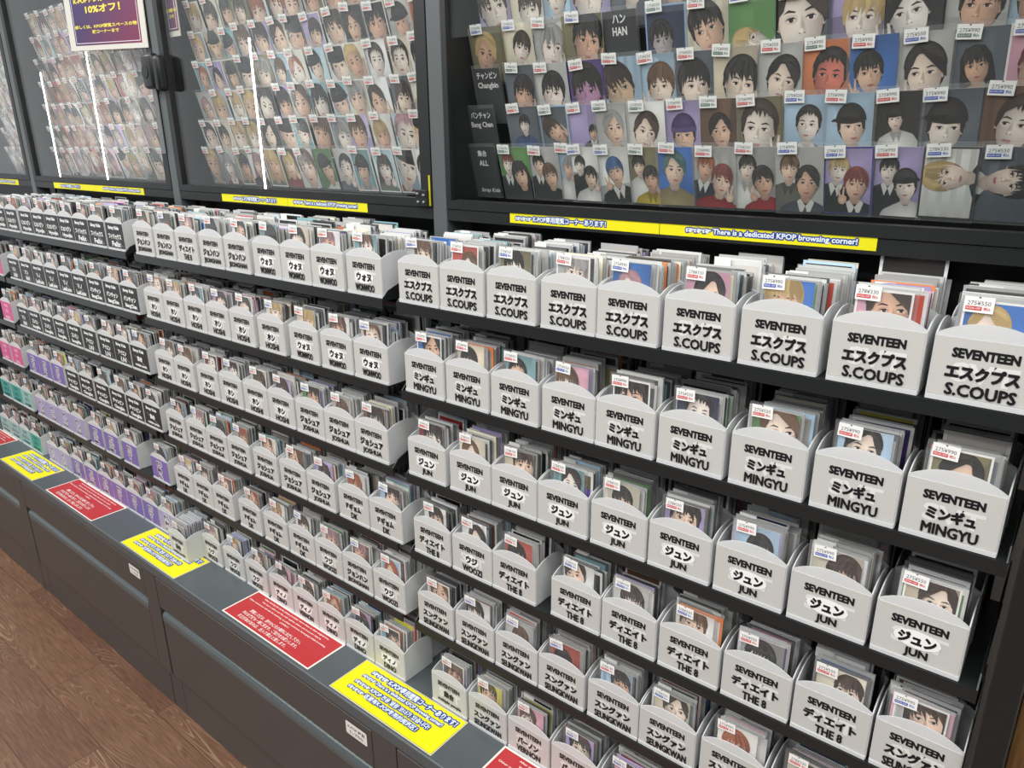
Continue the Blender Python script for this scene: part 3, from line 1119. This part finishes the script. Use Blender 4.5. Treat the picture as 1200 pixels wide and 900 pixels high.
# white frame card sticking up behind the eighth bin
P = Print()
P.slab(-.036, 0, .036, .108, .001, hx('f3f3f1'))
P.rect(-.0325, .0, .0325, .1045, hx('3b3937'))
c = link('sleeved_card', P.mesh('sleeved_card', GLOSSY_PRINT), None, (.712, .149, ZR[1] + .012))
tag(c, uniq('tall white-framed card standing up at the back of the eighth near top-shelf bin'), 'photo card', 'sleeved cards filed in bins')

# ------------------------------------------------------------------ glass cases above the shelves
YG = .14
Z0, ZR0, ZG, ZT = 1.369, 1.389, 1.404, 2.30
CASES = [('end', -2.757, -1.88, -2.735, -1.905), ('far', -1.847, -.966, -1.825, -.992), ('middle', -.933, -.056, -.912, -.083), ('near', -.023, .876, -.011, .85)]
for nm, x0, x1, gx0, gx1 in CASES:
    r = empty('display_case', ((x0 + x1) / 2, YG + .1, Z0))
    tag(r, 'black wall case with glass doors full of photo cards above the %s bay' % nm, 'display case', 'glass display cases')
    cx = -r.location[0]
    cyy = -r.location[1]
    off = Vector((cx, cyy, -Z0))

    def bx(name, boxes, m, parent=r, bev=0.0):
        return box_obj(name, [(tuple(Vector(a) + off), tuple(Vector(b_) + off)) for a, b_ in boxes], m, parent, bev)
    bx('base_rail', [((x0 + .001, YG - .001, Z0), (x1 - .001, YG + .02, ZR0 - .0012)), ((x0 + .001, YG + .02, Z0 + .004), (x1 - .001, .255, ZR0 - .002))], METAL_BLACK)
    bx('door_frame', [((x0 + .001, YG - .003, ZR0), (x1 - .001, YG + .016, ZG)), ((x0 + .001, YG - .003, ZG), (gx0, YG + .016, ZT)), ((gx1, YG - .003, ZG), (x1 - .001, YG + .016, ZT)),
                      ((gx0, YG - .003, ZT - .03), (gx1, YG + .016, ZT))], METAL_BLACK)
    bx('back_board', [((x0 + .001, .255, Z0), (x1 - .001, .265, ZT))], METAL_BLACK)
    bx('side_board', [((x0 + .001, YG + .02, ZR0), (x0 + .004, .255, ZT))], METAL_BLACK)
    bx('side_board', [((x1 - .004, YG + .02, ZR0), (x1 - .001, .255, ZT))], METAL_BLACK)
    bx('glass_pane', [((gx0, YG + .004, ZG), (gx1, YG + .007, ZT - .03))], GLASS)
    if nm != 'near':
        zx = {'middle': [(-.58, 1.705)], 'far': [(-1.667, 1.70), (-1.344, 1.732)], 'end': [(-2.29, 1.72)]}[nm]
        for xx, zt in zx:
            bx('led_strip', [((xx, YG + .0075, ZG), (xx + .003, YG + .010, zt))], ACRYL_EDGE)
# hinge at the foot of the middle case's door
case_mid = [o for o in bpy.data.objects if 'above the middle bay' in o.get('label', '')][0]
hl = Vector((-.079, YG - .004, 1.405)) - Vector(case_mid.location)
h = box_obj('hinge', [((-.012, -.006, -.014), (.016, -.0005, .014))], METAL_BLACK, case_mid, .001, hl)
for dx, dz in ((-.006, .007), (-.005, -.007), (.009, .005), (.009, -.007)):
    bm = bmesh.new()
    bmesh.ops.create_uvsphere(bm, u_segments=10, v_segments=6, radius=.0032)
    me = bpy.data.meshes.new('screw')
    bm.to_mesh(me)
    bm.free()
    me.materials.append(STEEL)
    link('screw', me, h, (dx, -.0065, dz))


# lock housings
def lock(x, z, nm, keyhole, hw=.0265):
    bm = bmesh.new()
    bm_box(bm, (-hw, -.024, -.039), (hw, 0, .039))
    ed = [e for e in bm.edges]
    bmesh.ops.bevel(bm, geom=ed, offset=.0095, segments=4, affect='EDGES', profile=.5)
    me = bpy.data.meshes.new('door_lock')
    bm.to_mesh(me)
    bm.free()
    me.materials.append(LOCK)
    for p in me.polygons:
        p.use_smooth = True
    o = link('door_lock', me, None, (x, YG - .0035, z))
    tag(o, nm, 'lock', 'black door locks')
    if keyhole:
        bm = bmesh.new()
        bmesh.ops.create_cone(bm, cap_ends=True, segments=24, radius1=.015, radius2=.0145, depth=.002)
        me = bpy.data.meshes.new('lock_face')
        bm.to_mesh(me)
        bm.free()
        me.materials.append(METAL_BLACK)
        f = link('lock_face', me, o, (-.006, -.0245, -.002))
        f.rotation_euler = (math.radians(90), 0, 0)


lock(-.958, 1.662, 'black rounded door lock on the far case beside the grey upright', True)
lock(-.916, 1.655, 'narrow black rounded block on the middle case across the grey upright', False, .0135)  # narrow black block filling the dark area next to the far case's lock
tp = box_obj('edge_tape', [((0, -.0012, 0), (.0035, 0, .052))], mat('yellow_tape', hx('c9c22a'), .4), None, 0, (-.0625, YG - .0034, 1.392))
tag(tp, 'narrow yellow tape on the door edge of the middle case above the hinge', 'tape')
pl = box_obj('strike_plate', [((0, -.003, 0), (.02, 0, .16))], STEEL, None, .0008, (-.985, YG - .0035, 1.475))
tag(pl, 'slim steel strike plate under the black lock of the far case', 'plate')

# cards standing in the cases
TILT = math.radians(15)


def case_card(x, ztop, me, label, i, rng, sticker=True, sc=1.0, side=-1, wide=1.0):
    L = CH
    y = .19 + (i % 3) * .0028
    c = link('photo_card', me, None, (x + CW / 2, y + L * math.sin(TILT), ztop - L * math.cos(TILT)))
    c.rotation_euler = (TILT, rng.uniform(-.02, .02), 0)
    tag(c, uniq(label), 'photo card', 'photo cards in the glass cases')
    link('sleeve', SLEEVE_CASE, c, (0, .0003, -.003))
    if sticker:
        col = rng.choice(sticker) if isinstance(sticker, (list, tuple)) else sticker
        s = link('price_sticker', STICK[(col, rng.choice(['275¥990', '275¥550', '278¥330']))], c, (side * .0135 + rng.uniform(-.004, .003), -.0040, .0895 + rng.uniform(-.002, .003)))
        s.rotation_euler = (0, rng.uniform(-.08, .08), 0)
    return c


# near case: (x, background, hair, options)
B_, W_ = hx('202124'), hx('e9e7e3')
N0 = [(.049, 'green', 'black', dict(style='long', shirt=B_, duo=('red', B_))), (.112, 'grey', 'brown', dict(shirt=B_, duo=('black', B_), hand=True)),
      (.169, 'pale blue', 'silver', dict(shirt=W_, cz=.6, a=.26)), (.198, 'white', 'black', dict(shirt=W_, duo=('black', B_))),
      (.245, 'white', 'blue', dict(shirt=B_, a=.24, cz=.55)), (.298, 'olive', 'black', dict(shirt=hx('c9b236'), duo=('black', W_))),
      (.350, 'blue', 'teal', dict(style='parted', shirt=hx('a2936c'), cz=.6, a=.28)), (.403, 'grey', 'red', dict(shirt=hx('a02b2f'), duo=('orange', hx('2b2f3a')))),
      (.465, 'grey', 'black', dict(shirt=hx('a8262c'), duo=('black', W_))), (.523, 'grey', 'black', dict(style='parted', shirt=hx('4a525e'), duo=('brown', hx('6a675f')))),
      (.584, 'lilac', 'red', dict(frame=hx('3c3a86'), shirt=B_, duo=('blond', B_))), (.642, 'lilac', 'black', dict(style='cap', shirt=W_, duo=('black', B_))),
      (.695, 'white', 'blond', dict(frame=hx('2a2a2c'), tilt=1.5, a=.26, cz=.6, shirt=B_)), (.752, 'slate', 'black', dict(tilt=-1.5, shirt=B_, a=.26))]
N1 = [(.068, 'slate', 'black', dict(shirt=hx('3d5a8c'), a=.14, cz=.66)), (.133, 'slate', 'dark brown', dict(frame=hx('9cc0e0'), tilt=.8, shirt=hx('777980'))),
      (.186, 'lilac', 'black', dict(a=.12, cx=.28, cz=.5, shirt=B_)), (.242, 'grey', 'silver', dict(style='parted', a=.3)),
      (.292, 'white', 'dark brown', dict(style='parted', a=.27, cz=.48, shirt=hx('3a3a38'))), (.354, 'lilac', 'dark brown', dict(style='beanie', a=.28, cz=.42)),
      (.410, 'brown', 'black', dict(style='parted', shirt=W_, a=.26, tilt=.15)), (.462, 'olive', 'dark brown', dict(style='short', a=.34, cz=.5, shirt=B_)),
      (.524, 'pale blue', 'black', dict(style='short', a=.24, cz=.56, shirt=hx('2a2628'))), (.580, 'pale blue', 'black', dict(style='cap', a=.27, cz=.52, shirt=hx('c4b2bb'))),
      (.633, 'black', 'black', dict(style='cap', a=.16, cz=.62, shirt=W_)), (.683, 'slate', 'black', dict(style='cap', a=.27, cz=.48, shirt=W_)),
      (.747, 'brown', 'dark brown', dict(style='short', a=.3, cz=.5))]
N2 = [(.065, 'slate', 'black', dict(a=.3, cz=.46, hand=True)), (.122, 'grey', 'black', dict(a=.3, cz=.45, shirt=B_)),
      (.184, 'purple', 'black', dict(skin=hx('b98bab'), a=.33, cz=.45, hand=True)), (.253, 'pale blue', 'dark brown', dict(a=.37, cz=.45, skin=hx('cdb193'))),
      (.313, 'pale blue', 'brown', dict(a=.34, cz=.47)), (.366, 'slate', 'black', dict(a=.34, cz=.45)), (.425, 'beige', 'black', dict(a=.34, cz=.44, hand=True)),
      (.484, 'grey', 'black', dict(style='parted', a=.31, cz=.46, shirt=B_)), (.540, 'orange', 'black', dict(skin=hx('d9806e'), style='short', a=.3, cz=.5, shirt=hx('2f3550'))),
      (.600, 'blue', 'black', dict(a=.27, cz=.5, shirt=W_)), (.652, 'grey', 'black', dict(style='parted', a=.34, cz=.46)), (.706, 'slate', 'black', dict(style='long', a=.22, cz=.52, shirt=hx('e8e2d2'))),
      (.760, 'pink', 'red', dict(a=.3, frame=W_))]
N3 = [(-.013, 'olive', 'blond', dict(style='parted', a=.26, cz=.5, shirt=hx('c9b78f'))), (.059, 'cream', 'dark brown', dict(a=.25, cz=.55, shirt=B_)),
      (.117, 'grey', 'silver', dict(a=.33, cz=.5)), (.176, 'olive', 'black', dict(a=.31, cz=.55, shirt=hx('ddd6a8'), tilt=-.2)),
      (.316, 'navy', 'black', dict(frame=hx('8fb0d6'), a=.25, cz=.45, skin=hx('b5a8ac'))), (.377, 'cream', 'black', dict(tilt=.35, a=.33, cz=.55, shirt=B_)),
      (.440, 'green', 'blond', dict(tilt=1.3, a=.24, cz=.3, shirt=W_)), (.501, 'slate', 'dark brown', dict(style='parted', a=.42, cz=.55)),
      (.568, 'lilac', 'blond', dict(a=.32, cz=.5, hand=True, shirt=B_)), (.631, 'black', 'black', dict(style='parted', a=.33, cz=.5, skin=hx('f0e4de'), hand=True)),
      (.692, 'grey', 'black', dict(a=.32, cz=.5, shirt=B_)), (.751, 'pale blue', 'brown', dict())]
N4 = [(.006, 'lilac', 'dark brown', dict(a=.4, cz=.55)), (.070, 'cream', 'dark brown', dict(a=.3, cz=.45)), (.132, 'pale blue', 'black', dict(a=.26, cz=.6, shirt=hx('3a4052'))),
      (.191, 'lilac', 'brown', dict(a=.36, cz=.5)), (.254, 'slate', 'black', dict(a=.24, cz=.6, shirt=hx('77727a'))), (.322, 'brown', 'dark brown', dict(a=.26)),
      (.385, 'beige', 'black', dict()), (.448, 'pale blue', 'black', dict()), (.51, 'grey', 'black', dict()), (.57, 'lilac', 'brown', dict()), (.63, 'white', 'black', dict())]
ZT_ = [1.49, 1.552, 1.614, 1.676, 1.738]
RU = ['bottom row', 'second row up', 'third row up', 'fourth row up', 'fifth row up', 'sixth row up', 'seventh row up']
rc = random.Random(11)
NC = [(0, -.019, [('集合', .021, .0105), ('ALL', .02, .0095)], 'Stray Kids'), (1, -.021, [('バンチャン', .044, .0115), ('Bang Chan', .048, .0115)], None),
      (2, -.007, [('チャンビン', .044, .0115), ('Changbin', .044, .012)], None), (3, .246, [('ハン', .022, .012), ('HAN', .024, .0115)], None)]
for row, x, lines, scr in NC:
    me = name_card_mesh(lines, scr)
    case_card(x, ZT_[row], me, 'black name card with white lettering, %s, near case' % RU[row], 2, rc, sticker=False)
for row, lst in enumerate((N0, N1, N2, N3, N4)):
    stops = sorted([q[0] for q in lst] + [q[1] for q in NC if q[0] == row] + [lst[-1][0] + .06])
    for i, (x, bg, hair, kw) in enumerate(lst):
        cwid = min(.078, max(.04, stops[stops.index(x) + 1] - x + .001))
        me = card_mesh(row * 100 + i, BGS[bg], hair, W=cwid, **kw)
        x += (cwid - CW) / 2
        case_card(x, ZT_[row], me, '%s hair on %s portrait card, %s from far end, %s, near case' % (wd_(hair), wd_(bg), ORD[i], RU[row]), i, rc, sticker=['red', 'blue', 'red', 'blue', 'green'])

# middle, far and end cases: regular rows
ZT2 = [1.487, 1.550, 1.614, 1.679, 1.742, 1.806, 1.870]
CBG = ['grey', 'white', 'beige', 'cream', 'pale blue', 'slate', 'lilac', 'olive', 'grey', 'white', 'black', 'teal']
CHR = ['blond', 'black', 'dark brown', 'silver', 'pink', 'brown', 'blond', 'black', 'dark brown', 'orange']
FBG = ['white', 'grey', 'pink', 'cream', 'beige', 'lilac', 'white', 'slate', 'pale blue', 'grey', 'coral']
for nm, xs0, ncol, nrow, bgl in (('middle', -.888, 13, 6, CBG), ('far', -1.80, 13, 7, FBG), ('end', -2.20, 5, 7, FBG)):
    for row in range(nrow):
        for i in range(ncol):
            rng = random.Random(hash_(nm) * 77 + row * 31 + i)
            x = xs0 + i * .0612 + rng.uniform(-.003, .003)
            bg, hair = rng.choice(bgl), rng.choice(CHR)
            stl = rng.choice(['fringe', 'fringe', 'parted', 'short', 'long', 'cap'])
            if nm == 'middle' and row == 0 and i == 7:
                bg, hair = 'green', 'black'
            if nm == 'middle' and row == 1 and i == 12:
                bg, hair = 'yellow', 'blond'
            if nm == 'middle' and row == 4 and i == 12:
                bg, hair = 'orange', 'orange'
            me = card_mesh(rng.random(), shade(BGS[bg], rng.uniform(.95, 1.3)), hair, stl, a=rng.uniform(.27, .42), frame=hx('eceae6') if rng.random() < .3 else None, W=.0595)
            case_card(x, ZT2[row], me, '%s hair on %s portrait card, %s from far end, %s, %s case' % (wd_(hair), wd_(bg), ORD[i], RU[row], nm), i, rng, sticker=['red'] if rng.random() < .85 else None)

# ------------------------------------------------------------------ yellow strips, counter sheets, poster, labels
BLUE = hx('1f4090')
YEL = hx('eee40e')


def outlined(P, s, cx, cz, w_, h, fill=hx('e6edf6')):
    P.text(s, cx, cz, w_, h, BLUE, .03, 0, 0, .15)
    P.text(s, cx, cz, w_, h, fill, .01, 0, 0, .018)


def strip(x0, x1, z0, z1, label, parts, kind='yellow_strip'):
    P = Print(.0001)
    W, H = x1 - x0, z1 - z0
    P.slab(-W / 2, 0, W / 2, H, .0006, YEL)
    for s, a, b in parts:
        outlined(P, s, (a + b) / 2 - W / 2, H * .52, b - a, H * .56)
    o = link(kind, P.mesh(kind, PRINT), None, ((x0 + x1) / 2, YG - .0018, z0))
    tag(o, uniq(label), 'sign', 'yellow strips under the glass cases')


JP = '☞☞☞ K-POP専用閲覧コーナーあります！'
EN = '☞☞☞ There is a dedicated KPOP browsing corner!'
strip(.118, .3875, 1.3735, 1.3895, 'yellow strip lettered in Japanese under the near glass case', [(JP, .012, .182)])
strip(.3885, .672, 1.3735, 1.3895, 'yellow strip lettered in English under the near glass case', [(EN, .04, .262)])
strip(-.742, -.487, 1.3715, 1.3885, 'yellow strip lettered in Japanese under the middle glass case', [(JP, .05, .215)])
strip(-.486, -.232, 1.3715, 1.3885, 'yellow strip lettered in English under the middle glass case', [(EN, .02, .225)])
strip(-1.70, -1.41, 1.3705, 1.3875, 'yellow strip lettered in Japanese under the far glass case', [(JP, .05, .19)])
strip(-1.409, -1.12, 1.3705, 1.3875, 'yellow strip lettered in English under the far glass case', [(EN, .05, .27)])
strip(-2.34, -1.99, 1.3705, 1.3875, 'yellow strip under the end glass case', [(EN, .1, .32)])

KR = '☞☞☞ KPOP 전용 열람 코너가 있습니다!'
CN = '☞☞☞ 这里有K-POP专用的阅览区！'


def yellow_sheet(x0, x1, y0, y1, label, rot=0.0):
    P = Print(.0001)
    W, H = x1 - x0, y1 - y0
    P.slab(-W / 2, 0, W / 2, H, .0007, hx('e9e4c8'))
    P.rect(-W / 2 + .0015, .0015, W / 2 - .0015, H - .0015, hx('3a3a22'))
    P.rect(-W / 2 + .0022, .0022, W / 2 - .0022, H - .0022, YEL)
    k = W / .29
    for s, wd, h, cz in ((JP, .235, .0150, .82), (EN, .225, .0108, .625), (KR, .21, .0115, .44), (CN, .195, .0115, .26)):
        outlined(P, s, -W / 2 + .032 * k + wd * k / 2 + (.01 if s is JP else 0), H * cz, wd * k, h)
    o = link('yellow_sheet', P.mesh('yellow_sheet', PRINT, True), None, ((x0 + x1) / 2, y0, .4663))
    o.rotation_euler = (0, 0, rot)
    tag(o, uniq(label), 'sign', 'yellow sheets on the counter')


yellow_sheet(-.163, .122, -.103, -.004, 'yellow notice sheet on the counter before the gap between middle and near bays')
yellow_sheet(-1.064, -.776, -.105, -.006, 'yellow notice sheet partly under the white bin pushed forward')
yellow_sheet(-1.965, -1.683, -.106, -.006, 'yellow notice sheet on the counter where end bay meets far bay')


def red_sheet(x0, x1, y0, y1, label):
    P = Print(.0001)
    W, H = x1 - x0, y1 - y0
    P.slab(-W / 2, 0, W / 2, H, .0007, hx('efe9df'))
    P.rect(-W / 2 + .004, .003, W / 2 - .004, H - .004, hx('b83236'))
    c = hx('f3dcd6')
    k = W / .33
    for s, cx, cz, wd, h in (('After viewing the cards, please promptly return them to their original box.', 0, .88, .245, .0058),
                             ('We have a table near the cash register, please use it at your leisure.', -.004, .775, .225, .0055),
                             ('Other customers will also be watching, so please mind your belongings while browsing.', -.008, .67, .29, .0058),
                             ('(注意事項)', .0, .575, .034, .005),
                             ('閲覧した後は、速やかに元の場所にお戻し下さい。', -.012, .42, .192, .0105),
                             ('他のお客様も一緒に見ます。ご協力をお願いします。', -.016, .285, .208, .0105),
                             ('不正行為があれば、出入り禁止と致します。', -.026, .15, .185, .0105)):
        P.text(s, cx * k, H * cz, wd * k, h, c, .02)
    o = link('red_sheet', P.mesh('red_sheet', PRINT, True), None, ((x0 + x1) / 2, y0, .4663))
    tag(o, uniq(label), 'sign', 'red sheets on the counter')


red_sheet(-.562, -.236, -.101, -.002, 'red notice sheet with white text on the counter before the middle bay')
red_sheet(-1.577, -1.25, -.104, -.002, 'red notice sheet with white text on the counter before the far bay')
red_sheet(-2.43, -2.105, -.103, -.003, 'red notice sheet with white text on the counter before the end bay')
red_sheet(.211, .541, -.103, -.003, 'red notice sheet with white text on the counter before the near bay')


def small_label(x0, x1, z0, z1, label):
    P = Print(.0001)
    W, H = x1 - x0, z1 - z0
    n = 5
    r = .004
    pts = []
    for cx, cz, a0 in ((W / 2 - r, r, -90), (W / 2 - r, H - r, 0), (-W / 2 + r, H - r, 90), (-W / 2 + r, r, 180)):
        for k in range(n):
            a = math.radians(a0 + 90 * k / (n - 1))
            pts.append((cx + r * math.cos(a), cz + r * math.sin(a)))
    P.layer = 2
    P.poly(pts, hx('efece8'))
    P.text('K-POP 雑貨', 0, H * .66, W * .8, H * .24, hx('2a2828'), .02)
    P.text('L-705', 0, H * .28, W * .62, H * .2, hx('5a5656'), .01)
    o = link('drawer_label', P.mesh('drawer_label', PRINT), None, ((x0 + x1) / 2, YF - .0006, z0))
    tag(o, uniq(label), 'sticker', 'white stickers on the drawer units')


small_label(-.109, -.046, .388, .419, 'small white rounded sticker on the drawer unit below the middle bay')
small_label(-1.022, -.963, .391, .420, 'small white rounded sticker on the drawer unit below the far bay')


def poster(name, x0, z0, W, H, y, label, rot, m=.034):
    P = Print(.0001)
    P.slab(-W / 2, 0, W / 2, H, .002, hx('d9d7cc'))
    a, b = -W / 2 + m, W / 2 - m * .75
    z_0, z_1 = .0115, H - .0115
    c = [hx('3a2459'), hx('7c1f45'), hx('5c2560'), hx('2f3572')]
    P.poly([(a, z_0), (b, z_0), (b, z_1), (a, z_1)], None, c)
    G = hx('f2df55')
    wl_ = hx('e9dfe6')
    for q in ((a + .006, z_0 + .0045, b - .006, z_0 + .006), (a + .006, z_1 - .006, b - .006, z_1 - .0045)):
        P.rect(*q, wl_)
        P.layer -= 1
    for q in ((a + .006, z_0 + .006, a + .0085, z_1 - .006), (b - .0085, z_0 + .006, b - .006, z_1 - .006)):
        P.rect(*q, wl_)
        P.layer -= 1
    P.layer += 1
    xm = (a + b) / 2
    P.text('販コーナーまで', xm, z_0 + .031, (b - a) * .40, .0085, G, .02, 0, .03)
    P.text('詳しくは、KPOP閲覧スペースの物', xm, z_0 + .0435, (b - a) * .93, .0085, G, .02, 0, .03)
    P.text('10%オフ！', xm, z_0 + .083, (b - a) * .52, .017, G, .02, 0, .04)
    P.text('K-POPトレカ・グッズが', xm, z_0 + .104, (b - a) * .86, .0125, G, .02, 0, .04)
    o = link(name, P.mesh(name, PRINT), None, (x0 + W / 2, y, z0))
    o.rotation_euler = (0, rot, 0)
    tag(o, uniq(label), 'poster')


poster('sale_poster', -1.392, 1.726, .42, .297, YG - .0065, 'purple sale poster with yellow lettering hung on the far case', math.radians(3.0))
poster('sale_poster', -.928, 1.735, .055, .297, .163, 'narrow slice of purple poster reflection put in as print inside the middle case', 0, .004)  # printed strip standing in for a poster reflection in the glass
